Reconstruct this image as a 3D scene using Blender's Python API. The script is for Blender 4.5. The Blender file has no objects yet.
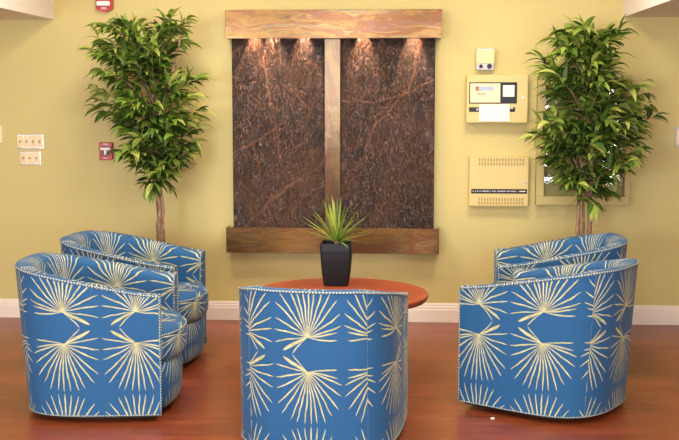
import bpy, bmesh, math, random
from mathutils import Vector, Matrix
random.seed(7)
C = bpy.context.scene
COL = C.collection
PI = math.pi
R = math.radians

# ------------------------------------------------------------------ helpers
def link(o, parent=None):
    COL.objects.link(o)
    if parent is not None: o.parent = parent
    return o

def obj(name, verts, faces, mat, parent=None, uvs=None, smooth=False, loc=None):
    me = bpy.data.meshes.new(name)
    me.from_pydata([tuple(v) for v in verts], [], faces)
    if uvs:
        uvl = me.uv_layers.new(name='UVMap')
        for l in me.loops: uvl.data[l.index].uv = uvs[l.vertex_index]
    for p in me.polygons: p.use_smooth = smooth
    me.materials.append(mat)
    me.validate(); me.update()
    o = bpy.data.objects.new(name, me)
    if loc: o.location = loc
    return link(o, parent)

class MB:
    """collects shapes into one mesh"""
    def __init__(s): s.bm = bmesh.new()
    def box(s, x0, x1, y0, y1, z0, z1, bev=0, seg=2):
        r = bmesh.ops.create_cube(s.bm, size=1)
        vs = r['verts']
        for v in vs:
            v.co = Vector(((x0+x1)/2+v.co.x*(x1-x0), (y0+y1)/2+v.co.y*(y1-y0), (z0+z1)/2+v.co.z*(z1-z0)))
        if bev:
            es = list({e for v in vs for e in v.link_edges})
            bmesh.ops.bevel(s.bm, geom=es, offset=bev, segments=seg, affect='EDGES', profile=.5)
        return s
    def disc(s, c, r, depth, axis='y', n=20):
        m = Matrix.Translation(c) @ (Matrix.Rotation(PI/2, 4, 'X') if axis == 'y' else Matrix.Identity(4))
        bmesh.ops.create_cone(s.bm, cap_ends=True, segments=n, radius1=r, radius2=r*.94, depth=depth, matrix=m)
        return s
    def prism(s, pts, y0, y1):
        a = [s.bm.verts.new((x, y0, z)) for x, z in pts]; b = [s.bm.verts.new((x, y1, z)) for x, z in pts]
        n = len(pts)
        s.bm.faces.new(a); s.bm.faces.new(b[::-1])
        for i in range(n): s.bm.faces.new((a[i], b[i], b[(i+1) % n], a[(i+1) % n]))
        return s
    def build(s, name, mat, parent=None, loc=None, smooth=False):
        bmesh.ops.recalc_face_normals(s.bm, faces=s.bm.faces)
        me = bpy.data.meshes.new(name); s.bm.to_mesh(me); s.bm.free()
        me.materials.append(mat)
        if smooth:
            for p in me.polygons: p.use_smooth = True
        o = bpy.data.objects.new(name, me)
        if loc: o.location = loc
        return link(o, parent)

def lathe(prof, n=48):
    vs, fs = [], []
    for r, z in prof:
        for k in range(n): vs.append((r*math.cos(2*PI*k/n), r*math.sin(2*PI*k/n), z))
    for i in range(len(prof)-1):
        for k in range(n):
            fs.append((i*n+k, i*n+(k+1) % n, (i+1)*n+(k+1) % n, (i+1)*n+k))
    fs.append(tuple(range(n))[::-1]); fs.append(tuple((len(prof)-1)*n+k for k in range(n)))
    return vs, fs

def tube(pts, rad, n=6, uscale=1.0):
    """tube along pts with radius (number or list); uv u = length"""
    pts = [Vector(p) for p in pts]; vs, fs, uv = [], [], []
    L = 0; prevn = None
    for i, p in enumerate(pts):
        t = (pts[min(i+1, len(pts)-1)] - pts[max(i-1, 0)]).normalized()
        if prevn is None:
            a = Vector((0, 0, 1)) if abs(t.z) < .9 else Vector((1, 0, 0))
            prevn = (a - t*a.dot(t)).normalized()
        else:
            prevn = (prevn - t*prevn.dot(t)).normalized()
        b = t.cross(prevn)
        if i: L += (p-pts[i-1]).length
        r = rad[i] if isinstance(rad, (list, tuple)) else rad
        for k in range(n):
            a = 2*PI*k/n
            vs.append(p + prevn*math.cos(a)*r + b*math.sin(a)*r); uv.append((L*uscale, k/n))
    m = len(pts)
    for i in range(m-1):
        for k in range(n):
            fs.append((i*n+k, i*n+(k+1) % n, (i+1)*n+(k+1) % n, (i+1)*n+k))
    fs.append(tuple(range(n))[::-1]); fs.append(tuple((m-1)*n+k for k in range(n)))
    return vs, fs, uv

def join(parts):
    vs, fs, uv = [], [], []
    for p in parts:
        o = len(vs); vs += list(p[0]); fs += [tuple(i+o for i in f) for f in p[1]]
        if len(p) > 2: uv += list(p[2])
    return vs, fs, uv

def tag(o, label, cat, group=None):
    o['label'] = label; o['category'] = cat
    if group: o['group'] = group
    return o
def thing(name, label, cat, loc=(0, 0, 0), rz=0, group=None):
    o = bpy.data.objects.new(name, None); o.empty_display_size = .1
    o.location = loc; o.rotation_euler = (0, 0, rz)
    link(o); return tag(o, label, cat, group)
def struct(o): o['kind'] = 'structure'; return o

def text(s, size, mat, parent, loc, name='lettering', depth=.0006):
    cu = bpy.data.curves.new('txt', 'FONT'); cu.body = s; cu.size = size; cu.extrude = depth
    cu.align_x = 'CENTER'; cu.align_y = 'CENTER'
    t = bpy.data.objects.new('txt', cu); COL.objects.link(t)
    bpy.context.view_layer.update()
    me = bpy.data.meshes.new_from_object(t.evaluated_get(bpy.context.evaluated_depsgraph_get()))
    COL.objects.unlink(t); bpy.data.objects.remove(t)
    me.transform(Matrix.Rotation(PI/2, 4, 'X'))
    me.materials.clear(); me.materials.append(mat)
    o = bpy.data.objects.new(name, me); o.location = loc
    return link(o, parent)

# ------------------------------------------------------------------ materials
class N:
    """small node building helper"""
    def __init__(s, name, group=None):
        if group: s.t = group
        else:
            s.m = bpy.data.materials.new(name); s.m.use_nodes = True; s.t = s.m.node_tree
            s.b = s.t.nodes['Principled BSDF']
    def n(s, kind, ins=None, **kw):
        nd = s.t.nodes.new(kind)
        for k, v in kw.items(): setattr(nd, k, v)
        for k, v in (ins or {}).items(): s.set(nd.inputs[k], v)
        return nd
    def set(s, sock, v):
        if isinstance(v, bpy.types.NodeSocket): s.t.links.new(v, sock)
        else: sock.default_value = v
    def math(s, op, a, b=0.0, c=0.0):
        nd = s.n('ShaderNodeMath', operation=op)
        s.set(nd.inputs[0], a); s.set(nd.inputs[1], b); s.set(nd.inputs[2], c)
        return nd.outputs[0]
    def ramp(s, fac, stops, interp='LINEAR'):
        nd = s.n('ShaderNodeValToRGB'); cr = nd.color_ramp; cr.interpolation = interp
        while len(cr.elements) < len(stops): cr.elements.new(.5)
        for e, (p, c) in zip(cr.elements, stops):
            e.position = p; e.color = (c[0], c[1], c[2], 1) if hasattr(c, '__len__') else (c, c, c, 1)
        s.set(nd.inputs['Fac'], fac); return nd.outputs['Color']
    def noise(s, vec, scale, detail=3, rough=.5, dist=0, out='Fac'):
        nd = s.n('ShaderNodeTexNoise', {'Scale': scale, 'Detail': detail, 'Roughness': rough, 'Distortion': dist})
        if vec is not None: s.set(nd.inputs['Vector'], vec)
        return nd.outputs[out]
    def map(s, vec, scale=(1, 1, 1), rot=(0, 0, 0), loc=(0, 0, 0)):
        nd = s.n('ShaderNodeMapping', {'Vector': vec, 'Scale': scale, 'Rotation': rot, 'Location': loc})
        return nd.outputs[0]
    def mix(s, fac, a, b, mode='MIX'):
        nd = s.n('ShaderNodeMix', data_type='RGBA', blend_type=mode)
        s.set(nd.inputs[0], fac); s.set(nd.inputs[6], a); s.set(nd.inputs[7], b)
        return nd.outputs[2]
    def bump(s, h, strength=.3, dist=.01):
        nd = s.n('ShaderNodeBump', {'Height': h, 'Strength': strength, 'Distance': dist})
        s.set(s.b.inputs['Normal'], nd.outputs[0])
    def coord(s, k='Object'): return s.n('ShaderNodeTexCoord').outputs[k]

def srgb(h):
    h = h.lstrip('#'); v = [int(h[i:i+2], 16)/255 for i in (0, 2, 4)]
    return tuple((c/12.92 if c <= .04045 else ((c+.055)/1.055)**2.4) for c in v) + (1,)

def plain(name, hexc, rough=.5, metal=0, spec=.5, noise=.0):
    w = N(name); c = srgb(hexc)
    w.set(w.b.inputs['Roughness'], rough); w.set(w.b.inputs['Metallic'], metal); w.set(w.b.inputs['Specular IOR Level'], spec)
    n_ = w.noise(w.coord(), 30, 2)
    d = tuple(x*(1-noise) for x in c[:3]) + (1,)
    w.set(w.b.inputs['Base Color'], w.mix(n_, c, d))
    return w.m

M = {}
def wall_mat():
    w = N('yellow_wall_paint'); co = w.coord()
    n1 = w.noise(co, 1.3, 3); n2 = w.noise(co, 220, 2)
    w.set(w.b.inputs['Base Color'], w.mix(n1, srgb('#CFBF80'), srgb('#C9B878')))
    w.set(w.b.inputs['Roughness'], .62); w.bump(n2, .12, .002); return w.m
M['wall'] = wall_mat()
M['white'] = plain('white_trim_paint', '#F0E2D8', .35, noise=.03)
M['bulk'] = plain('white_bulkhead_paint', '#F2E6E0', .7, noise=.03)
M['ceil'] = plain('ceiling_paint', '#EFE8DE', .8, noise=.04)

def floor_mat():
    w = N('cherry_plank_floor'); co = w.coord()
    br = w.n('ShaderNodeTexBrick', {'Vector': co, 'Scale': 1.0, 'Mortar Size': .0012, 'Brick Width': 1.25, 'Row Height': .125,
             'Color1': (0, 0, 0, 1), 'Color2': (1, 1, 1, 1), 'Mortar': (.5, .5, .5, 1), 'Bias': 0.0})
    g1 = w.noise(w.map(co, (1.6, 16, 1)), 2.2, 5, .6, .6)
    g2 = w.noise(w.map(co, (3, 60, 1)), 3, 3, .6)
    base = w.ramp(g1, [(.2, (.14, .027, .009)), (.45, (.24, .050, .017)), (.62, (.31, .074, .026)), (.85, (.40, .118, .048))])
    base = w.mix(w.math('MULTIPLY', g2, .35), base, (.16, .035, .014, 1))
    tone = w.math('MULTIPLY_ADD', w.math('MULTIPLY', br.outputs['Color'], 1.0), .28, .86)
    base = w.mix(1.0, base, w.n('ShaderNodeCombineColor', {0: tone, 1: tone, 2: tone}).outputs[0], 'MULTIPLY')
    base = w.mix(w.math('MULTIPLY', br.outputs['Fac'], .6), base, (.06, .012, .006, 1))
    w.set(w.b.inputs['Base Color'], base)
    w.set(w.b.inputs['Roughness'], w.math('MULTIPLY_ADD', g1, .12, .24)); w.set(w.b.inputs['Specular IOR Level'], .38)
    w.bump(w.math('SUBTRACT', w.math('MULTIPLY', g2, .2), br.outputs['Fac']), .12, .002)
    return w.m
M['floor'] = floor_mat()

# --- fabric with mirrored palmetto fans -------------------------------------------------
RAYS = [(-.141, -.012, 1), (-.142, .026, 1), (-.158, .055, 1), (-.156, .106, 1), (-.142, .165, 1), (-.110, .195, 1), (-.080, .226, 1),
        (-.040, .232, 1), (-.010, .236, 1), (.022, .232, 1), (.058, .226, 1), (.088, .218, 1), (.132, .190, 1), (.152, .150, 1), (.156, .080, 1), (.160, .030, 1),
        (.160, -.028, .9), (.118, -.062, 1.9), (.076, -.074, .8)]
def ray_group():
    g = bpy.data.node_groups.new('leaf_ray', 'ShaderNodeTree')
    for nm in ('X', 'Y', 'DX', 'DY', 'Len', 'Wid'):
        g.interface.new_socket(name=nm, in_out='INPUT', socket_type='NodeSocketFloat')
    g.interface.new_socket(name='Mask', in_out='OUTPUT', socket_type='NodeSocketFloat')
    w = N('', group=g); gi = g.nodes.new('NodeGroupInput'); go = g.nodes.new('NodeGroupOutput')
    X, Y, DX, DY, Ln, Wd = [gi.outputs[i] for i in range(6)]
    t = w.math('DIVIDE', w.math('ADD', w.math('MULTIPLY', X, DX), w.math('MULTIPLY', Y, DY)), Ln)
    pr = w.math('SUBTRACT', w.math('MULTIPLY', X, DY), w.math('MULTIPLY', Y, DX))
    pr = w.math('ADD', pr, w.math('MULTIPLY', w.math('SINE', w.math('MULTIPLY', t, 3.1)), .0035))
    pr = w.math('ABSOLUTE', pr)
    # half width: grows from the root, pinches at the tip
    a = w.math('MULTIPLY_ADD', t, .85, .16)
    b = w.math('POWER', w.math('MAXIMUM', w.math('SUBTRACT', 1.0, t), 0.0), .45)
    hw = w.math('MULTIPLY', w.math('MULTIPLY', a, b), Wd)
    m = w.math('DIVIDE', w.math('SUBTRACT', hw, pr), .0012)
    m = w.math('MINIMUM', w.math('MAXIMUM', m, 0.0), 1.0)
    m = w.math('MULTIPLY', m, w.math('GREATER_THAN', t, -.01))
    g.links.new(m, go.inputs[0]); return g
RG = ray_group()
def fabric():
    w = N('palmetto_print_fabric'); uv = w.n('ShaderNodeUVMap', uv_map='UVMap').outputs[0]
    wob = w.noise(uv, 14, 2, out='Color')
    sp = w.n('ShaderNodeSeparateXYZ', {0: uv}); wn = w.n('ShaderNodeSeparateColor', {0: wob})
    u = w.math('ADD', sp.outputs[0], w.math('MULTIPLY', w.math('SUBTRACT', wn.outputs[0], .5), .012))
    v = w.math('ADD', sp.outputs[1], w.math('MULTIPLY', w.math('SUBTRACT', wn.outputs[1], .5), .012))
    p = w.math('PINGPONG', u, .33); q = w.math('PINGPONG', w.math('SUBTRACT', v, .465), .315)
    X = w.math('SUBTRACT', .165, p)          # wide leaf points at p = 0
    Y = w.math('SUBTRACT', q, .076)
    acc = None
    for dx, dy, wd in RAYS:
        L = math.hypot(dx, dy)
        gn = w.n('ShaderNodeGroup'); gn.node_tree = RG
        for k, vv in enumerate((X, Y, dx/L, dy/L, L, .0088*wd)): w.set(gn.inputs[k], vv)
        acc = gn.outputs[0] if acc is None else w.math('MAXIMUM', acc, gn.outputs[0])
    var = w.noise(uv, 22, 3, .6)
    cream = w.mix(w.ramp(var, [(.35, 0), (.65, 1)]), srgb('#CFCB9C'), srgb('#ABA777'))
    # fine woven texture
    wv = w.noise(w.map(uv, (900, 900, 1)), 1, 1)
    blue = w.mix(wv, srgb('#265E92'), srgb('#1F507F'))
    w.set(w.b.inputs['Base Color'], w.mix(acc, blue, cream))
    w.set(w.b.inputs['Roughness'], .75); w.set(w.b.inputs['Specular IOR Level'], .3)
    w.set(w.b.inputs['Sheen Weight'], .12); w.set(w.b.inputs['Sheen Roughness'], .4)
    w.set(w.b.inputs['Sheen Tint'], (1, .95, .8, 1))
    w.bump(w.math('MULTIPLY_ADD', acc, .6, w.math('MULTIPLY', wv, .5)), .15, .002)
    return w.m
M['fabric'] = fabric()
def cord_mat():
    w = N('beaded_cord'); uv = w.n('ShaderNodeUVMap', uv_map='UVMap').outputs[0]
    sp = w.n('ShaderNodeSeparateXYZ', {0: uv})
    f = w.math('FRACT', w.math('MULTIPLY', w.math('ADD', sp.outputs[0], w.math('MULTIPLY', sp.outputs[1], .008)), 70))
    w.set(w.b.inputs['Base Color'], w.mix(w.math('GREATER_THAN', f, .52), srgb('#BDBEAA'), srgb('#2F5F82')))
    w.set(w.b.inputs['Roughness'], .6); return w.m
M['cord'] = cord_mat()
M['black'] = plain('black_base', '#0B0A0B', .5)
M['metal'] = plain('brushed_steel', '#9A9A9A', .3, 1)

def vp(x, y): return (-1.150+(x-232)*.00675+.459, 1.95-(y-38)*.00682-1.3)
VEINS = [(*vp(*a), *vp(*b), wd, k) for a, b, wd, k in [
    ((341, 100), (375, 101), .013, 1), ((375, 101), (405, 95), .013, 1), ((405, 95), (434, 80), .012, 1),
    ((356, 168), (380, 122), .014, .9), ((380, 122), (408, 88), .014, 1), ((408, 88), (424, 38), .022, 1),
    ((233, 152), (262, 136), .014, .9), ((262, 136), (285, 122), .010, .7), ((240, 236), (268, 200), .016, .9), ((268, 200), (326, 160), .014, .9),
    ((264, 60), (275, 118), .018, .8), ((275, 118), (280, 160), .012, .7), ((292, 88), (312, 112), .012, .8), ((233, 60), (246, 40), .018, .8),
    ((252, 140), (262, 180), .012, .6), ((345, 42), (356, 90), .012, .5), ((390, 150), (434, 120), .010, .5), ((238, 190), (258, 222), .010, .7), ((300, 130), (322, 90), .010, .6)]]
def slate():
    w = N('rainforest_stone'); co = w.coord()
    warp = w.noise(co, 3.5, 3, .6, out='Color')
    wv = w.n('ShaderNodeVectorMath', {0: co, 1: w.n('ShaderNodeVectorMath', {0: warp, 3: .17}, operation='SCALE').outputs[0]}, operation='ADD').outputs[0]
    fine = w.noise(w.map(wv, (72, 10, 26)), 1.0, 6, .7, 1.6)
    mid = w.noise(w.map(wv, (9, 5, 4)), 1.0, 4, .6, .8)
    big = w.noise(wv, 1.9, 3, .6)
    c = w.ramp(fine, [(.34, (.006, .004, .004)), (.47, (.026, .017, .014)), (.54, (.085, .056, .045)), (.62, (.22, .165, .14)), (.72, (.48, .41, .38))])
    tint = w.ramp(mid, [(.35, (.72, .76, .95)), (.55, (1, .82, .70)), (.75, (1.0, .62, .42))])
    hue = w.noise(w.map(wv, (40, 10, 22), (0, R(20), 0)), 1.0, 3, .6, .6)
    c = w.mix(.8, c, tint, 'MULTIPLY')
    c = w.mix(.9, c, w.ramp(hue, [(.38, (.50, .64, 1.0)), (.52, (.95, .93, 1.0)), (.64, (1.15, .76, .52))]), 'MULTIPLY')
    c = w.mix(w.math('MULTIPLY', w.ramp(big, [(.45, 0), (.75, 1)]), .35), c, (.20, .085, .035, 1))
    # long crossing veins: segments in the panel's own metres (x, z from the fountain centre)
    nz = w.noise(co, 5, 3, .6, out='Color'); ns = w.n('ShaderNodeSeparateColor', {0: nz}); cs = w.n('ShaderNodeSeparateXYZ', {0: co})
    px = w.math('ADD', cs.outputs[0], w.math('MULTIPLY', w.math('SUBTRACT', ns.outputs[0], .5), .10))
    pz = w.math('ADD', cs.outputs[2], w.math('MULTIPLY', w.math('SUBTRACT', ns.outputs[1], .5), .10))
    def seg(x0, z0, x1, z1, wd, k=1.0):
        L = math.hypot(x1-x0, z1-z0); dx, dz = (x1-x0)/L, (z1-z0)/L
        ax = w.math('SUBTRACT', px, x0); az = w.math('SUBTRACT', pz, z0)
        t = w.math('ADD', w.math('MULTIPLY', ax, dx), w.math('MULTIPLY', az, dz))
        t = w.math('MINIMUM', w.math('MAXIMUM', t, 0.0), L)
        ex = w.math('SUBTRACT', ax, w.math('MULTIPLY', t, dx)); ez = w.math('SUBTRACT', az, w.math('MULTIPLY', t, dz))
        d = w.math('SQRT', w.math('ADD', w.math('MULTIPLY', ex, ex), w.math('MULTIPLY', ez, ez)))
        return w.math('MULTIPLY', w.math('MAXIMUM', w.math('SUBTRACT', 1.0, w.math('DIVIDE', d, wd)), 0.0), k)
    vv = None
    for a_ in VEINS:
        m_ = seg(*a_[:4], a_[4]*.8, a_[5]*.8); vv = m_ if vv is None else w.math('MAXIMUM', vv, m_)
    brk = w.ramp(w.noise(co, 9, 3), [(.35, .35), (.6, 1)]); vv = w.math('MULTIPLY', vv, brk)
    c = w.mix(w.math('MULTIPLY', vv, .85), c, (.32, .13, .065, 1))
    w.set(w.b.inputs['Base Color'], c); w.set(w.b.inputs['Roughness'], w.math('MULTIPLY_ADD', fine, .25, .28))
    w.set(w.b.inputs['Specular IOR Level'], .6)
    w.bump(w.math('ADD', fine, w.math('MULTIPLY', vv, .2)), 1.0, .02)
    return w.m
M['slate'] = slate()
def copper(name, vertical=False):
    w = N(name); co = w.coord()
    sc = (5, 3, 1.3) if vertical else (1.9, 3, 13)
    warp = w.noise(w.map(co, sc), .9, 3, .5, out='Color')
    wv = w.n('ShaderNodeVectorMath', {0: w.map(co, sc), 1: w.n('ShaderNodeVectorMath', {0: warp, 3: 1.6}, operation='SCALE').outputs[0]}, operation='ADD').outputs[0]
    a = w.noise(wv, 1.1, 4, .55, 1.0)
    c = w.ramp(a, [(.28, srgb('#7A6550')), (.37, srgb('#B08A55')), (.44, srgb('#C79A58')), (.49, srgb('#9C7A5C')), (.53, srgb('#B8743F')), (.57, srgb('#A3786C')), (.62, srgb('#CDA85E')), (.70, srgb('#938A7A')), (.82, srgb('#D0904A'))])
    fs_ = w.noise(w.map(co, tuple(q*4 for q in sc)), 1.2, 4, .6, .5)
    c = w.mix(w.ramp(fs_, [(.4, 0), (.7, .4)]), c, srgb('#C98A48'))
    if vertical: c = w.mix(.5, c, srgb('#75695F'))
    w.set(w.b.inputs['Base Color'], c); c = w.mix(1, c, (.47, .46, .45, 1), 'MULTIPLY'); w.set(w.b.inputs['Base Color'], c); w.set(w.b.inputs['Metallic'], .62); w.set(w.b.inputs['Roughness'], .17)
    w.bump(w.noise(co, 14, 3), .08, .01); return w.m
M['copper'] = copper('patina_copper'); M['copperv'] = copper('patina_copper_post', True)
def wood_top():
    w = N('cherry_table'); co = w.coord()
    g = w.noise(w.map(co, (2.5, 22, 2)), 1.5, 4, .6, .5)
    w.set(w.b.inputs['Base Color'], w.ramp(g, [(.3, (.27, .050, .018)), (.7, (.40, .085, .030))]))
    w.set(w.b.inputs['Roughness'], .38); return w.m
M['table'] = wood_top()
M['planter'] = plain('charcoal_planter', '#101116', .45, spec=.3)
M['treepot'] = plain('plum_planter', '#3A2733', .5)
M['soil'] = plain('dark_soil', '#1E140D', .95, noise=.5)
M['beige'] = plain('beige_enamel', '#D9C17E', .45, noise=.04)
M['beige_door'] = plain('beige_door_enamel', '#C6B272', .45, noise=.04)
M['beige_dk'] = plain('beige_slot', '#A88F55', .6)
M['cream'] = plain('cream_plate', '#F0D9B0', .4)
M['ivory'] = plain('ivory_plastic', '#EFD2A6', .35)
M['paper'] = plain('white_paper', '#FFF6E4', .7)
M['pale_yellow'] = plain('pale_yellow_cover', '#F7EE9A', .45)
M['grey'] = plain('light_grey_plastic', '#C4BFC4', .4)
M['steelplate'] = plain('polished_plate', '#D4D4DA', .22, .8)
M['navy'] = plain('navy_panel', '#141B2A', .4, spec=.3)
M['lcd'] = plain('lcd_glass', '#8C94A8', .2)
M['rust'] = plain('rust_label', '#A5613A', .5)
M['red'] = plain('red_plastic', '#B80E16', .3)
M['redd'] = plain('dark_red_plastic', '#8A1030', .4)
M['lens'] = plain('strobe_lens', '#F0F2EE', .15)
M['olive'] = plain('cabinet_backing', '#A59A63', .6)
def glass_mat():
    w = N('cabinet_glass'); out = w.t.nodes['Material Output']
    tr = w.n('ShaderNodeBsdfTransparent', {'Color': (.93, .95, .92, 1)}); gl = w.n('ShaderNodeBsdfGlossy', {'Roughness': .04, 'Color': (1, 1, 1, 1)})
    mx = w.n('ShaderNodeMixShader', {0: .045}); w.t.links.new(tr.outputs[0], mx.inputs[1]); w.t.links.new(gl.outputs[0], mx.inputs[2])
    w.t.links.new(mx.outputs[0], out.inputs[0]); return w.m
M['glass'] = glass_mat()
def bark():
    w = N('pale_bark'); co = w.coord(); a = w.noise(w.map(co, (30, 30, 9)), 1.6, 5, .7, 1)
    w.set(w.b.inputs['Base Color'], w.ramp(a, [(.3, srgb('#5A3B2A')), (.5, srgb('#A07C62')), (.7, srgb('#C9AE92'))]))
    w.set(w.b.inputs['Roughness'], .8); w.bump(a, .8, .01); return w.m
M['bark'] = bark()
def leaf_mat(name, stops):
    w = N(name); uv = w.n('ShaderNodeUVMap', uv_map='UVMap').outputs[0]
    sp = w.n('ShaderNodeSeparateXYZ', {0: uv})
    c = w.ramp(sp.outputs[0], stops)                       # u = leaf tone; tree crowns carry painted overhead light
    rib = w.math('LESS_THAN', w.math('ABSOLUTE', w.math('SUBTRACT', sp.outputs[1], .5)), .06)
    c = w.mix(w.math('MULTIPLY', rib, .4), c, srgb('#A8B060'))
    w.set(w.b.inputs['Base Color'], c); w.set(w.b.inputs['Roughness'], .42)
    w.set(w.b.inputs['Subsurface Weight'], 0.0)
    tl = w.n('ShaderNodeBsdfTranslucent', {'Color': c}); mx = w.n('ShaderNodeMixShader', {0: .25})
    out = w.t.nodes['Material Output']
    w.t.links.new(w.b.outputs[0], mx.inputs[1]); w.t.links.new(tl.outputs[0], mx.inputs[2]); w.t.links.new(mx.outputs[0], out.inputs[0])
    return w.m
M['leaf'] = leaf_mat('ficus_leaf', [(0, srgb('#16290F')), (.35, srgb('#2A4718')), (.6, srgb('#456B22')), (.8, srgb('#7C9A38')), (1, srgb('#B3BE62'))])
M['spike'] = leaf_mat('spiky_leaf', [(0, srgb('#2F5420')), (.5, srgb('#6E9430')), (1, srgb('#B6C45A'))])

# ------------------------------------------------------------------ room
WY = 7.53; X0, X1, Y0, CZ = -4.2, 3.6, -1.6, 2.75
def sbox(name, mat, *b, bev=0):
    return struct(MB().box(*b, bev=bev).build(name, M[mat]))
sbox('floor', 'floor', X0, X1, Y0, WY, -.1, 0)
sbox('ceiling', 'ceil', X0, X1, Y0, WY, CZ, CZ+.1)
sbox('wall_back', 'wall', X0-.1, X1+.1, WY, WY+.12, -.1, CZ+.1)
sbox('wall_left', 'wall', X0-.12, X0, Y0, WY, -.1, CZ+.1)
sbox('wall_right', 'wall', X1, X1+.12, Y0, WY, -.1, CZ+.1)
# front wall (behind the camera) with window openings, the far-left one added only for fill light
WIN = [(-1.62, -.42, 1.0, 2.70), (1.95, 2.35, .25, 1.75), (2.75, 3.25, .25, 1.75), (-4.0, -2.2, .7, 2.4), (.2, 1.5, .9, 2.3)]
fw = MB(); xs = sorted({X0-.1, X1+.1} | {w[0] for w in WIN} | {w[1] for w in WIN})
for a, b in zip(xs, xs[1:]):
    ws = [w for w in WIN if w[0] <= a+1e-6 and w[1] >= b-1e-6]
    if ws: fw.box(a, b, Y0-.12, Y0, -.1, ws[0][2]); fw.box(a, b, Y0-.12, Y0, ws[0][3], CZ+.1)
    else: fw.box(a, b, Y0-.12, Y0, -.1, CZ+.1)
struct(fw.build('wall_front', M['wall']))
for i, (a, b, c, d) in enumerate(WIN):
    f = MB()
    f.box(a, b, Y0-.10, Y0-.04, c, c+.04).box(a, b, Y0-.10, Y0-.04, d-.04, d).box(a, a+.04, Y0-.10, Y0-.04, c, d).box(b-.04, b, Y0-.10, Y0-.04, c, d)
    struct(f.build('window_and_fill_%d' % (i+1), M['white']))
sbox('bulkhead_left', 'bulk', X0, -2.387, Y0, WY, 2.078, CZ)
sbox('bulkhead_right', 'bulk', 1.467, X1, Y0, WY, 2.078, CZ)
def baseboard(name, x0, x1, y):
    prof = [(0, 0), (.016, 0), (.016, .085), (.013, .092), (.013, .105), (.009, .112), (.009, .122), (.006, .130), (0, .132)]
    vs = [(x0, y-d, z) for d, z in prof] + [(x1, y-d, z) for d, z in prof]; n = len(prof)
    fs = [(i, (i+1) % n, n+(i+1) % n, n+i) for i in range(n)] + [tuple(range(n))[::-1], tuple(range(n, 2*n))]
    return struct(obj(name, vs, fs, M['white']))
baseboard('baseboard_back', X0, X1, WY)

# ------------------------------------------------------------------ tub chairs
ZB = .035
def outer_path():
    """outer plan from the right arm front around the back to the left arm front"""
    P = []
    def hw(y): return .342 + .015*math.sin(max(0, min(1, (.28-y)/.33))*PI/2)
    for i in range(13):
        y = .28 - .33*i/12; P.append((hw(y), y))
    n = 2.9; a, b = .357, .355
    for i in range(1, 40):
        t = (PI)*i/40
        c, s = math.cos(t), math.sin(t)
        P.append((a*math.copysign(abs(c)**(2/n), c), -.05 - b*abs(s)**(2/n)))
    P += [(-x, y) for x, y in P[:13][::-1]]
    # resample evenly
    L = [0]
    for p, q in zip(P, P[1:]): L.append(L[-1]+math.dist(p, q))
    K = 96; out = []; j = 0
    for i in range(K+1):
        s = L[-1]*i/K
        while j < len(L)-2 and L[j+1] < s: j += 1
        t = (s-L[j])/(L[j+1]-L[j]); out.append((P[j][0]*(1-t)+P[j+1][0]*t, P[j][1]*(1-t)+P[j+1][1]*t))
    return out, L[-1]
OP, OL = outer_path(); K = 96
NRM = []
for i in range(K+1):
    a, b = OP[max(i-1, 0)], OP[min(i+1, K)]
    t = Vector((b[0]-a[0], b[1]-a[1])).normalized(); NRM.append(Vector((t.y, -t.x)) * 1)
if NRM[K//2].y > 0: NRM = [-n for n in NRM]
def s_of(i): return OL*i/K
def lean(y, z):
    return y*(1 + .12*(z-ZB)/.7) if y < 0 else y
def ztop(i):
    s = min(s_of(i), OL-s_of(i)); t = max(0, min(1, s/.70)); e = t*t*(3-2*t)
    return .614 + .126*(.55*t+.45*e)
SEAM = min(range(K//2), key=lambda i: abs(s_of(i)-.655))
def section(i):
    (x, y), n = OP[i], NRM[i]; zt = ztop(i); s = min(s_of(i), OL-s_of(i))
    th = .085 - .012*max(0, min(1, (s-.4)/.4)); pts = []
    for k in range(13): z = ZB + (zt-.012-ZB)*k/12; pts.append((0, z, z))
    pts.append((0, zt-.0119, zt-.045+th))
    for d, dz in ((.004, .004), (.014, 0), (th*.5, .003), (th-.018, -.002), (th-.004, -.012), (th+.004, -.03)):
        pts.append((d, zt+dz, zt-.045+th-d))
    for k in range(1, 9):
        z = (zt-.03) + (.27-(zt-.03))*k/8; bul = .014*math.sin(PI*k/8)
        pts.append((th+.004+bul, z, z-.015))
    out = []
    for d, z, v in pts:
        px, py = x - n.x*d, y - n.y*d
        out.append(((px, lean(py, z), z), v))
    return out
SEC = [section(i) for i in range(K+1)]; NS = len(SEC[0])
def shell(i0, i1, ufn, cap0=False, cap1=False, ins=0):
    vs, uv, fs = [], [], []
    for i in range(i0, i1+1):
        for k, (p, v) in enumerate(SEC[i]): vs.append(p); uv.append((ufn(i)+(ins if k >= 13 else 0), v))
    for a in range(i1-i0):
        for k in range(NS-1):
            fs.append((a*NS+k, (a+1)*NS+k, (a+1)*NS+k+1, a*NS+k+1))
    for flag, a in ((cap0, 0), (cap1, i1-i0)):
        if flag:
            o = len(vs); sec = SEC[i0+a]
            for p, v in sec: vs.append(p); uv.append((p[0]*1.0+.33, p[2]+.02))
            f = tuple(o+k for k in range(NS)); fs.append(f if a else f[::-1])
    return vs, fs, uv
arm_u = lambda i: min(s_of(i), OL-s_of(i)) - .275
back_u = lambda i: (OL/2 - s_of(i))*1.10 + .150
def welt(pts, r=.0045): return tube(pts, r, 6)
def P3(i, d, z, out=.002):
    (x, y), n = OP[i], NRM[i]; px, py = x-n.x*(d-out), y-n.y*(d-out)
    return (px, lean(py, z), z)
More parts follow.
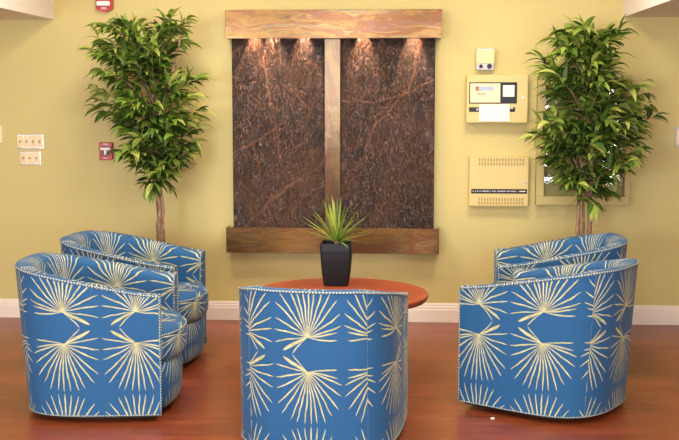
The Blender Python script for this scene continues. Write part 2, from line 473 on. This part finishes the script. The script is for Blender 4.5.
def chair_outline(front, w, yb, inset=0):
    pts = []
    nb = 14
    for k in range(nb+1):                                    # front bulge, right to left
        x = w*(1-2*k/nb); pts.append((x, .285 + (front-.285)*(1-(x/w)**2)**.8))
    for k in range(1, 7): pts.append((-w, .285-(.285+.10)*k/6))
    for k in range(1, 12):
        t = PI*k/12; c, s = -math.cos(t), math.sin(t)
        pts.append((w*math.copysign(abs(c)**.8, c), -.10 + (yb+.10)*abs(s)**.8))
    for k in range(0, 6): pts.append((w, -.10+(.285+.10)*k/6))
    return pts
def loft(pts, levels):
    """levels (inset, z); capped top"""
    n = len(pts); vs, uv, fs = [], [], []
    per = [0]
    for a, b in zip(pts, pts[1:]): per.append(per[-1]+math.dist(a, b))
    for ins, z in levels:
        for k, (x, y) in enumerate(pts):
            sx = 1-ins/.28; sy = 1-ins/.34
            vs.append((x*sx, .02+(y-.02)*sy, z)); uv.append((per[k]-.30, z+ins*.9))
    m = len(levels)
    for j in range(m-1):
        for k in range(n): fs.append((j*n+k, (j+1)*n+k, (j+1)*n+(k+1) % n, j*n+(k+1) % n))
    o = len(vs)
    for k in range(n):
        v = vs[(m-1)*n+k]; vs.append(v); uv.append((v[0]+.165, v[1]+.65))
    vs.append((0, .02, levels[-1][1]+.004)); uv.append((.165, .67))
    for k in range(n): fs.append((o+k, o+n, o+(k+1) % n))
    return vs, fs, uv

def make_chair(label, group):
    t = thing('tub_chair', label, 'chair', group=group)
    v, f, u = shell(SEAM, K-SEAM, back_u); obj('backrest', v, f, M['fabric'], t, u, True)
    v, f, u = shell(0, SEAM, arm_u, cap0=True, ins=.14); a1 = obj('armrest', v, f, M['fabric'], t, u, True)
    v, f, u = shell(K-SEAM, K, arm_u, cap1=True, ins=.14); a2 = obj('armrest', v, f, M['fabric'], t, u, True)
    for o in (a1, a2): o.data.polygons[len(o.data.polygons)-1].use_smooth = False
    # seat deck and cushion
    pts = chair_outline(.345, .272, -.33)
    v, f, u = loft(pts, [(.035, ZB), (.018, .05), (.008, .09), (.004, .20), (.012, .262), (.03, .27)])
    obj('seat_base', v, f, M['fabric'], t, u, True)
    pts = chair_outline(.370, .270, -.315)
    v, f, u = loft(pts, [(.05, .268), (.02, .274), (.004, .295), (0, .33), (0, .375), (.006, .405), (.022, .428), (.05, .438), (.12, .443)])
    cu = obj('seat_cushion', v, f, M['fabric'], t, u, True)
    cc = [((x*(1-.006/.28)), .02+(y-.02)*(1-.006/.34), .407) for x, y in pts]
    v, f, u = welt(cc+[cc[0]], .004); obj('piping', v, f, M['cord'], cu, u, True)
    # beaded cord along the top edge, arm fronts, seams and hem
    zt = lambda i: ztop(i)
    segs = []
    segs.append(welt([P3(i, 0, zt(i)-.004) for i in range(K+1)], .0042))
    for i in (0, K):
        pr = [Vector(p) for k, (p, v) in enumerate(SEC[i]) if k != 13]
        segs.append(welt([p + Vector((0, .002, 0)) for p in pr[::1]], .0032))
    for i in (SEAM, K-SEAM):
        segs.append(welt([P3(i, 0, ZB+(zt(i)-.01-ZB)*k/16) for k in range(17)], .0004))
        segs.append(welt([Vector(p)+Vector((-NRM[i].x*.001, -NRM[i].y*.001, 0)) for p, v in SEC[i][14:]], .0026))
    segs.append(welt([P3(i, 0, ZB+.003) for i in range(K+1)], .0028))
    v, f, u = join(segs); obj('beaded_cord', v, f, M['cord'], t, u, True)
    b = MB(); v, f = lathe([(.25, 0), (.255, .004), (.255, .026), (.24, .034)], 40)
    obj('swivel_base', v, f, M['black'], t, smooth=False)
    v2 = [(x*.93, y*.93 if y > 0 else y*.93, z) for (x, y) in OP for z in (.02,)] + [(x*.93, y*.93, .045) for x, y in OP]
    n = K+1; f2 = [tuple(range(n)), tuple(range(n, 2*n))[::-1]] + [(i, (i+1) % n, n+(i+1) % n, n+i) for i in range(n)]
    obj('underframe', v2, f2, M['black'], t)
    return t
def copy_tree(o, parent=None):
    c = o.copy(); COL.objects.link(c)
    if parent is not None: c.parent = parent
    for ch in [x for x in KIDS.get(o.name, [])]: copy_tree(ch, c)
    return c
G = 'blue palmetto print tub chairs around the table'
proto = make_chair('blue palm-print tub chair seen squarely from behind, in front of the round table', G)
KIDS = {}
for o in list(COL.objects):
    if o.parent: KIDS.setdefault(o.parent.name, []).append(o)
places = [(-.345, 4.985, -8, None),
          (-1.450, 5.395, -85.5, 'nearer blue palm-print tub chair on the left, facing right with its side to the viewer'),
          (-1.505, 6.300, -94.4, 'farther blue palm-print tub chair on the left, below the left tree'),
          (.712, 5.555, 58.5, 'nearer blue palm-print tub chair on the right, its curved back turned to the viewer'),
          (.840, 6.400, 87, 'farther blue palm-print tub chair on the right, below the right tree')]
for i, (x, y, rz, lab) in enumerate(places):
    o = proto if i == 0 else copy_tree(proto)
    if lab: o['label'] = lab
    o.location = (x, y, 0); o.rotation_euler = (0, 0, R(rz))

# ------------------------------------------------------------------ table and planter
TZ = .50
t = thing('round_table', 'round reddish cherry wood table with a dark planter on it', 'table', (-.33, 5.875, 0))
v, f = lathe([(.44, TZ-.045), (.468, TZ-.036), (.476, TZ-.024), (.480, TZ-.010), (.477, TZ-.002), (.470, TZ)], 96)
obj('tabletop', v, f, M['table'], t)
v, f = lathe([(.055, .02), (.05, .06), (.042, .12), (.042, .40), (.06, .44), (.12, TZ-.045)], 32)
obj('pedestal', v, f, M['table'], t, smooth=True)
v, f = lathe([(.27, 0), (.275, .006), (.275, .018), (.25, .026), (.06, .04)], 48)
obj('foot_plate', v, f, M['table'], t)

def square_pot(prof, mat, parent, rim=.012, name='planter_body'):
    """prof (half width, z); rounded-square section, hollow"""
    def ring(h, z, n=8):
        pts = []; r = h*.16
        for cx, cy, a0 in ((h-r, h-r, 0), (-h+r, h-r, 90), (-h+r, -h+r, 180), (h-r, -h+r, 270)):
            for k in range(5):
                a = R(a0+90*k/4); pts.append((cx+r*math.cos(a), cy+r*math.sin(a), z))
        return pts
    rings = [ring(h, z) for h, z in prof]
    top = prof[-1]
    rings += [ring(top[0]-rim, top[1]), ring(top[0]-rim, top[1]-.03)]
    n = 20; vs = [p for r_ in rings for p in r_]; fs = []
    for j in range(len(rings)-1):
        for k in range(n): fs.append((j*n+k, j*n+(k+1) % n, (j+1)*n+(k+1) % n, (j+1)*n+k))
    fs.append(tuple(range(n))[::-1])
    o = obj(name, vs, fs, mat, parent)
    sr = ring(top[0]-rim+.001, top[1]-.022)
    obj('soil', sr+[(x, y, z-.01) for x, y, z in sr], [tuple(range(n)), tuple(range(n, 2*n))[::-1]]+[(k, n+k, n+(k+1) % n, (k+1) % n) for k in range(n)], M['soil'], parent)
    return o
def blade(base, az, el, L, wd, droop, col, n=7, fold=.25):
    """arching leaf: strip of two quads across; uv = (leaf colour, across)"""
    d = Vector((math.cos(az)*math.cos(el), math.sin(az)*math.cos(el), math.sin(el)))
    side = Vector((-math.sin(az), math.cos(az), 0)); p = Vector(base); vs, fs, uv = [], [], []
    for k in range(n+1):
        s = k/n; ww = wd*prof_w(s)
        up = side.cross(d).normalized() * -1
        vs += [p+side*ww+up*ww*fold, p.copy(), p-side*ww+up*ww*fold]; uv += [(col, 0), (col, .5), (col, 1)]
        if k < n:
            p = p + d*(L/n); d = (d + Vector((0, 0, -droop/n))).normalized()
            q = 3*k; fs += [(q, q+1, q+4, q+3), (q+1, q+2, q+5, q+4)]
    return vs, fs, uv
prof_w = lambda s: (min(1, .45+s*3) * (1-s)**.6) if s < 1 else 0.02
t = thing('potted_spiky_plant', 'small spiky green plant in a tapered charcoal square planter on the round table', 'plant', (-.362, 6.12, TZ))
square_pot([(.066, 0), (.069, .006), (.078, .07), (.085, .15), (.087, .20), (.085, .240)], M['planter'], t)
bl = []; rnd = random.Random(3)
for k in range(46):
    az = rnd.uniform(0, 2*PI); q = k/46; el = R(84-76*q+rnd.uniform(-6, 6)); L = rnd.uniform(.22, .27)*(1-.05*q)
    bl.append(blade((.012*math.cos(az), .012*math.sin(az), .235+.02*(1-q)), az, el, L, rnd.uniform(.0075, .011), rnd.uniform(.1, .5)*(.5+q), rnd.uniform(.15, 1)))
v, f, u = join(bl); obj('leaves', v, f, M['spike'], t, u, True)
v, f, u = tube([(0, 0, .2), (0, 0, .25)], .014, 8); obj('stem', v, f, M['bark'], t)

# ------------------------------------------------------------------ ficus trees
def leaf(base, d, L, wd, droop, col, roll):
    d = d.normalized(); ref = Vector((0, 0, 1)); side = d.cross(ref)
    if side.length < .1: side = Vector((1, 0, 0))
    side = Matrix.Rotation(roll, 3, d) @ side.normalized()
    p = Vector(base); vs, fs, uv = [], [], []; n = 5
    W = (.12, .75, 1, .82, .45, .03)
    for k in range(n+1):
        up = side.cross(d).normalized(); ww = wd*W[k]
        vs += [p+side*ww+up*ww*.3, p.copy(), p-side*ww+up*ww*.3]; uv += [(col, 0), (col, .5), (col, 1)]
        if k < n:
            p = p + d*(L/n); d = (d+Vector((0, 0, -droop/n))).normalized(); side = (side-d*side.dot(d)).normalized()
            q = 3*k; fs += [(q, q+1, q+4, q+3), (q+1, q+2, q+5, q+4)]
    return vs, fs, uv
def tree(label, loc, tips, trunks, seed, extra, yb, pot_top, crown_lo):
    rnd = random.Random(seed); t = thing('ficus_tree', label, 'tree', loc, group=None)
    # planter
    square_pot([(.095, 0), (.10, .01), (.118, pot_top-.08), (.122, pot_top)], M['treepot'], t, rim=.014)
    tr = []
    for pts, r0 in trunks:
        n = len(pts); P = []
        for a in range(n-1):
            for k in range(4):
                s = k/4; P.append(Vector(pts[a]).lerp(Vector(pts[a+1]), s)+Vector((rnd.uniform(-.004, .004), rnd.uniform(-.004, .004), 0)))
        P.append(Vector(pts[-1])); rad = [r0*(1-.65*i/(len(P)-1))*(1+rnd.uniform(-.08, .08)) for i in range(len(P))]
        tr.append(tube(P, rad, 8))
    v, f, u = join(tr); obj('trunk', v, f, M['bark'], t, None, True)
    axis = trunks[0][0]
    def axis_at(z):
        for a, b in zip(axis, axis[1:]):
            if a[2] <= z <= b[2]:
                s = (z-a[2])/(b[2]-a[2]); return Vector(a).lerp(Vector(b), s)
        return Vector(axis[-1]) if z > axis[-1][2] else Vector(axis[0])
    twigs, leaves = [], []
    allt = list(tips)
    for x, z in tips:
        for k in range(extra):
            s = rnd.uniform(.25, .95); c = axis_at(z-.1)
            allt.append((c.x+(x-c.x)*s+rnd.uniform(-.04, .04), z+rnd.uniform(-.09, .03)))
    for n_, (x, z) in enumerate(allt):
        prim = n_ < len(tips)
        zb = max(crown_lo-.12, z - rnd.uniform(.16, .34)); b = axis_at(zb)
        dy = rnd.uniform(-.10, .08) if prim else rnd.uniform(-.30, .24)*yb
        tip = Vector((x, dy, z)); mid = b.lerp(tip, .5)+Vector((0, 0, .07))
        P = [b*(1-s)*(1-s)+mid*2*s*(1-s)+tip*s*s for s in [i/7 for i in range(8)]]
        twigs.append(tube(P, [.006-.0045*i/7 for i in range(8)], 5))
        L = (tip-b).length; nl = max(7, int(L/.021))
        tone = rnd.gauss(.62, .12) + .12*(z-1.3)  # higher leaves lighter: overhead light painted into the leaf tone
        for k in range(nl):
            s = 1-(k/nl)*.72; i = min(6, int(s*7)); ff = s*7-i; p = P[i].lerp(P[i+1], ff); d = (P[i+1]-P[i]).normalized()
            az = rnd.uniform(0, 2*PI); rv = Vector((math.cos(az), math.sin(az)*.9, rnd.uniform(-.5, .35)))
            dd = d*rnd.uniform(.5, 1.1)+rv*rnd.uniform(.4, .95)
            ln = rnd.uniform(.095, .150)
            col = max(0, min(1, tone + rnd.gauss(0, .16) + (.16 if s > .85 else -.05)))
            leaves.append(leaf(p, dd, ln, rnd.uniform(.014, .0205), rnd.uniform(.6, 1.7), col, rnd.uniform(-.7, .7)))
    v, f, u = join(twigs); obj('branches', v, f, M['bark'], t, None, True)
    v, f, u = join(leaves)
    v = [Vector((p.x, p.y if p.y < .18 else .18+(p.y-.18)*.3, p.z)) for p in v]
    obj('foliage', v, f, M['leaf'], t, u, True)
    return t
def px_tips(lst, cx, s=155): return [((x-cx)/s, 1.55-(y-97)/s) for x, y in lst]
LT = [(94, 50), (102, 38), (112, 28), (124, 26), (136, 36), (146, 60), (108, 50), (190, 20), (180, 28), (186, 42), (174, 50), (166, 66), (203, 78), (194, 96), (200, 112), (200, 126), (196, 142), (188, 154),
      (104, 72), (98, 88), (102, 100), (98, 108), (122, 122), (130, 134), (132, 150), (134, 164), (166, 176), (176, 166), (150, 170), (158, 120), (140, 100), (160, 90), (150, 140), (178, 120)]
RT = [(546, 40), (558, 32), (572, 32), (586, 34), (598, 42), (616, 32), (534, 58), (540, 70), (545, 84), (606, 56), (604, 72), (640, 94), (634, 84), (646, 104), (646, 116), (636, 130), (530, 134), (538, 122),
      (550, 114), (542, 146), (630, 148), (620, 160), (552, 160), (562, 174), (598, 190), (608, 178), (574, 176), (580, 100), (570, 130), (600, 110), (590, 140), (575, 60), (590, 70)]
tree('tall leafy ficus tree on the left wall, beside the red pull station', (-1.60, 7.15, 0), px_tips(LT, 158),
     [([(0, 0, .55), (.005, 0, .75), (-.005, 0, 1.0), (.0, .01, 1.3), (-.02, 0, 1.55), (-.06, 0, 1.8)], .024),
      ([(.02, .01, .55), (.022, .01, .8), (.0, .02, 1.02), (.03, .01, 1.4), (.12, 0, 1.75), (.18, 0, 2.0)], .016)], 5, 3, 1, .55, 1.06)
tree('tall leafy ficus tree on the right, in front of the glass-fronted cabinet', (1.175, 7.10, 0), px_tips(RT, 583),
     [([(-.035, 0, .5), (-.04, 0, .75), (-.03, 0, 1.0), (-.02, 0, 1.4), (-.03, 0, 1.8)], .017),
      ([(.03, .01, .5), (.035, .01, .75), (.03, .0, 1.0), (.04, 0, 1.3), (.07, 0, 1.65), (.06, 0, 1.85)], .019),
      ([(0, .03, .5), (-.005, .02, .8), (.01, .02, 1.05), (.0, .02, 1.5)], .013)], 11, 3, 1, .55, 1.0)

# ------------------------------------------------------------------ wall fountain
t = thing('wall_fountain', 'large wall-hung fountain of dark stone panels in a copper frame', 'fountain', (-.459, WY, 1.3))
def part(name, mat, x0, x1, y0, y1, z0, z1, parent, bev=.0):
    o = parent.location if parent.parent is None else parent.parent.location
    return MB().box(x0-o.x, x1-o.x, y0-o.y, y1-o.y, z0-o.z, z1-o.z, bev=bev).build(name, M[mat], parent)
part('stone_panel', 'slate', -1.150, -.522, 7.455, 7.50, .60, 1.96, t, .003)
part('stone_panel', 'slate', -.412, .216, 7.455, 7.50, .60, 1.96, t, .003)
part('backing_board', 'black', -1.155, .222, 7.50, WY, .55, 2.0, t)
part('centre_post', 'copperv', -.522, -.412, 7.435, 7.50, .60, 1.96, t, .004)
def hollow(name, x0, x1, z0, z1, y0, open_top):
    m = MB(); o = t.location; y1 = WY
    B = lambda a, b, c, d, e, f_: m.box(a-o.x, b-o.x, c-o.y, d-o.y, e-o.z, f_-o.z, bev=.0015)
    B(x0, x1, y0, y0+.008, z0, z1); B(x0, x0+.008, y0+.008, y1, z0, z1); B(x1-.008, x1, y0+.008, y1, z0, z1)
    if open_top: B(x0+.008, x1-.008, y0+.008, y1, z0, z0+.008)
    else: B(x0+.008, x1-.008, y0+.008, y1, z1-.008, z1)
    return m.build(name, M['copper'], t)
hollow('header_beam', -1.179, .261, 1.937, 2.125, 7.37, False)
hollow('catch_basin', -1.192, .256, .494, .667, 7.39, True)
part('basin_pebbles', 'soil', -1.18, .245, 7.40, 7.455, .60, .652, t)
SP = [-.99, -.87, -.66, -.26, .075]
for x in SP:
    pk = MB().disc((x+.459, 7.415-WY, 2.07-1.3), .016, .012, axis='z', n=16).build('puck_light', M['steelplate'], t)

# ------------------------------------------------------------------ wall devices
def dev(name, label, cat, x, z, group=None): return thing(name, label, cat, (x, WY+.0015, z), group=group)
def lbox(name, mat, x0, x1, d0, d1, z0, z1, parent, bev=0, root=None):
    """box relative to the device origin; d = distance off the wall"""
    return MB().box(x0, x1, -d1, -d0, z0, z1, bev=bev).build(name, M[mat], parent)
# horn strobe
t = dev('fire_horn_strobe', 'red fire alarm horn strobe with clear lens, high above the left tree', 'fire alarm', -2.025, 2.20)
b = MB(); pts = [(-.055, .085), (-.055, -.055)] + [(-.055+.11*k/8, -.055-.018*math.sin(PI*k/8)) for k in range(1, 8)] + [(.055, -.055), (.055, .085)]
b.prism(pts, -.05, 0); b.build('housing', M['red'], t)
lbox('strobe_lens', 'lens', -.045, .045, .05, .075, -.036, -.004, t, .006)
lbox('horn_grille', 'redd', -.035, .035, .05, .053, .012, .06, t)
text('FIRE', .022, M['lens'], t, (0, -.0505, -.052))
# pull station
t = dev('fire_pull_station', 'red fire alarm pull station with a white T handle, left of the tree', 'fire alarm', -2.040, 1.178)
lbox('housing', 'red', -.046, .046, 0, .035, -.060, .060, t, .004)
lbox('recess_panel', 'redd', -.036, .036, .035, .038, -.035, .034, t)
h = MB().box(-.034, .034, -.05, -.036, .008, .026, bev=.002).box(-.008, .008, -.05, -.036, -.026, .010, bev=.002)
h.build('handle', M['lens'], t)
text('FIRE', .020, M['lens'], t, (0, -.0355, .047)); text('PULL', .015, M['lens'], t, (0, -.0355, -.048))
# switch plates
def switch_plate(label, x0, x1, z0, z1, n, cat='light switch'):
    xc, zc = (x0+x1)/2, (z0+z1)/2; w, hh = (x1-x0)/2, (z1-z0)/2
    t = dev('switch_plate', label, cat, xc, zc, 'steel light switch plates')
    lbox('plate', 'steelplate', -w, w, 0, .007, -hh, hh, t, .003)
    for k in range(n):
        cx = (k-(n-1)/2)*.0455 if n > 1 else 0
        lbox('switch_surround', 'ivory', cx-.0195, cx+.0195, .007, .009, -hh+.012, hh-.012, t)
        tg = MB().box(cx-.004, cx+.004, -.024, -.009, -.006, .008, bev=.001).build('toggle', M['beige_dk'], t)
switch_plate('upper, wider light switch plate with four toggles on the yellow wall', -2.672, -2.484, 1.191, 1.294, 4)
switch_plate('lower, narrower light switch plate with three toggles', -2.654, -2.508, 1.079, 1.176, 3)
t = dev('wall_thermostat', 'pale wall control cut off by the left edge of the picture', 'wall control', -2.815, 1.292)
lbox('housing', 'cream', -.045, .045, 0, .022, -.062, .062, t, .004); lbox('control_dial', 'beige_dk', -.02, .026, .022, .027, -.03, .03, t, .002)
t = dev('wall_control', 'white wall control cut off by the right edge of the picture', 'wall control', 1.878, 1.283)
lbox('housing', 'grey', -.045, .045, 0, .022, -.068, .068, t, .004); lbox('front_cover', 'cream', -.036, .036, .022, .028, -.05, .05, t, .003)
# detector box
t = dev('alarm_box', 'small grey box with a pale yellow cover and two dark knobs above the control panel', 'wall device', .553, 1.800)
lbox('housing', 'grey', -.058, .058, 0, .085, -.072, .072, t, .005)
lbox('cover', 'pale_yellow', -.059, .059, .080, .092, -.026, .062, t, .004)
for x, r_ in ((-.028, .013), (.028, .017)):
    k = MB().disc((x, -.089, -.046), r_, .01).build('knob', M['black'], t)
# fire control panel
t = dev('fire_control_panel', 'beige alarm control panel with a dark framed display and a white paper sheet', 'control panel', .634, 1.537)
ox, oz = .634, 1.537
lbox('cabinet_box', 'beige', .431-ox, .839-ox, 0, .09, 1.378-oz, 1.698-oz, t, .004)
dn = lambda v: v*.985
lbox('display_frame', 'navy', .449-ox, .766-ox, .09, .096, 1.507-oz, 1.648-oz, t, .002)
lbox('display_plate', 'cream', .455-ox, .655-ox, .096, .099, 1.513-oz, 1.640-oz, t, .001)
s_ = lbox('display_screen', 'lcd', .492-ox, .608-ox, .099, .101, 1.592-oz, 1.620-oz, t)
lbox('screen_label', 'rust', .490-ox, .512-ox, .101, .102, 1.592-oz, 1.620-oz, s_)
m = MB()
for k in range(5): m.box(.502-ox+k*.011, .510-ox+k*.011, -.1005, -.099, 1.566-oz, 1.574-oz)
m.build('key_row', M['rust'], t)
lbox('notice_card', 'paper', .672-ox, .748-ox, .096, .099, 1.552-oz, 1.628-oz, t, .001)
lbox('handle_strip', 'black', .449-ox, .755-ox, .09, .096, 1.452-oz, 1.482-oz, t, .004)
MB().box(.497-ox, .511-ox, -.098, -.0955, 1.461-oz, 1.473-oz).build('indicator', M['grey'], t)
MB().box(.722-ox, .742-ox, -.098, -.0955, 1.472-oz, 1.480-oz).build('indicator', M['grey'], t)
lbox('paper_sheet', 'paper', .516-ox, .718-ox, .096, .0975, 1.388-oz, 1.502-oz, t)
k = MB().disc((.805-ox, -.093, 1.545-oz), .009, .010).build('lock', M['metal'], t)
# lower cabinet with vents
t = dev('vented_alarm_cabinet', 'beige steel cabinet with vent slots and a black strip, below the control panel', 'cabinet', .657, .98)
ox, oz = .657, .98
lbox('cabinet_box', 'beige', .458-ox, .856-ox, 0, .07, .815-oz, 1.151-oz, t, .004)
for rows in (((1.118, 1.140), (1.090, 1.112)), ((.852, .872), (.826, .846))):
    m = MB()
    for k in range(16):
        x = .520-ox+k*.0195
        for z0, z1 in rows: m.box(x, x+.010, -.0715, -.0695, z0-oz, z1-oz)
    m.build('vent_slots', M['beige_dk'], t)
st = lbox('label_strip', 'black', .472-ox, .846-ox, .07, .074, .902-oz, .932-oz, t, .003)
m = MB(); rr = random.Random(5); x = .482
while x < .77:
    wd_ = rr.uniform(.004, .009); m.box(x-ox, x+wd_-ox, -.0748, -.0738, .913-oz, .921-oz); x += wd_+rr.choice((.002, .002, .008))
m.build('lettering', M['grey'], st)
MB().box(.795-ox, .835-ox, -.0748, -.0738, .914-oz, .920-oz).build('lettering', M['lens'], st)
MB().box(.782-ox, .791-ox, -.0748, -.0738, .913-oz, .921-oz).build('red_mark', M['red'], st)
MB().disc((.838-ox, -.073, .975-oz), .007, .008).build('lock', M['metal'], t)
# glass fronted cabinet
t = dev('glass_cabinet', 'beige glass-fronted wall cabinet partly hidden behind the right tree', 'cabinet', 1.218, 1.25)
ox, oz = 1.218, 1.25
x0, x1, z0, z1 = .907-ox, 1.529-ox, .826-oz, 1.690-oz
fr = MB(); a = .052
fr.box(x0, x1, -.08, 0, z0, z0+.06, bev=.003).box(x0, x1, -.08, 0, z1-.055, z1, bev=.003).box(x0, x0+a, -.08, 0, z0+.06, z1-.055, bev=.003).box(x1-.035, x1, -.08, 0, z0+.06, z1-.055, bev=.003)
fr.build('door_frame', M['beige_door'], t)
MB().box(x0+a, x1-.035, -.02, -.005, z0+.06, z1-.055).build('back_panel', M['olive'], t)
m = MB()
for zz in (.20,): m.box(x0+a, x1-.035, -.06, -.02, z0+.38, z0+.39)
m.build('shelf', M['beige_dk'], t)
MB().box(x0+a, x1-.035, -.070, -.066, z0+.06, z1-.055).build('glass_pane', M['glass'], t)
MB().disc((x0+.022, -.083, 0), .008, .008).build('lock', M['metal'], t)
# hidden left cabinet
t = dev('small_wall_cabinet', 'small beige wall cabinet mostly hidden behind the left tree', 'cabinet', -1.53, 1.35)
lbox('cabinet_box', 'beige', -.13, .13, 0, .07, -.25, .25, t, .004); lbox('door', 'beige', -.118, .118, .07, .078, -.238, .238, t, .003)
# paper scrap
v = [(-.010, -.006, .001), (.009, -.008, .001), (.012, .004, .001), (-.004, .008, .001), (-.008, -.004, .006), (.008, -.005, .003), (.009, .003, .007), (-.003, .006, .004)]
o = obj('paper_scrap', v, [(0, 1, 2, 3), (4, 7, 6, 5), (0, 4, 5, 1), (1, 5, 6, 2), (2, 6, 7, 3), (3, 7, 4, 0)], M['paper'], loc=(.447, 5.225, 0))
tag(o, 'tiny white scrap of paper on the floor before the nearer right chair', 'litter')

# ------------------------------------------------------------------ lights
def area(name, loc, rot, sx, sy, power, col):
    l = bpy.data.lights.new(name, 'AREA'); l.shape = 'RECTANGLE'; l.size = sx; l.size_y = sy; l.energy = power; l.color = col
    o = bpy.data.objects.new(name, l); o.location = loc; o.rotation_euler = rot; COL.objects.link(o); return o
COOL = (.86, .94, 1.0); WARM = (1.0, .88, .70)
for i, (a, b, c, d) in enumerate(WIN):
    area('window_and_fill_light', ((a+b)/2, Y0-.11, (c+d)/2), (R(90), 0, 0), b-a, d-c, (26, 48, 48, 78, 48)[i]*(b-a)*(d-c), COOL)  # daylight, plus added fill at far left, strongest to brighten that side
for x, y, p in ((-1.35, 6.0, 30), (.55, 6.0, 30), (-.4, 3.9, 26), (-.4, 1.5, 30), (-1.6, 3.0, 22), (.9, 3.0, 22)):
    area('ceiling_lamp', (x, y, CZ-.01), (0, 0, 0), .6, .6, p, WARM)
for x in SP:
    l = bpy.data.lights.new('puck_spot', 'SPOT'); l.energy = 26; l.color = (1, .55, .30); l.spot_size = R(48); l.spot_blend = .8; l.shadow_soft_size = .008
    o = bpy.data.objects.new('puck_spot', l); o.location = (x, 7.415, 2.05); o.rotation_euler = (R(10), 0, 0); COL.objects.link(o)
w = bpy.data.worlds.new('World'); C.world = w; w.use_nodes = True
w.node_tree.nodes['Background'].inputs[0].default_value = (.7, .8, 1, 1); w.node_tree.nodes['Background'].inputs[1].default_value = .5

# ------------------------------------------------------------------ camera
cam = bpy.data.cameras.new('camera'); cam.sensor_width = 36; cam.lens = 36*1100/679; cam.clip_start = .05
co = bpy.data.objects.new('camera', cam); co.location = (0, 0, 1.55)
co.rotation_euler = (PI/2-.111356, 0, .056372); COL.objects.link(co); C.camera = co
vs = C.view_settings; vs.view_transform = 'Standard'; vs.look = 'None'; vs.gamma = 1; vs.use_curve_mapping = False; vs.exposure = 0.33
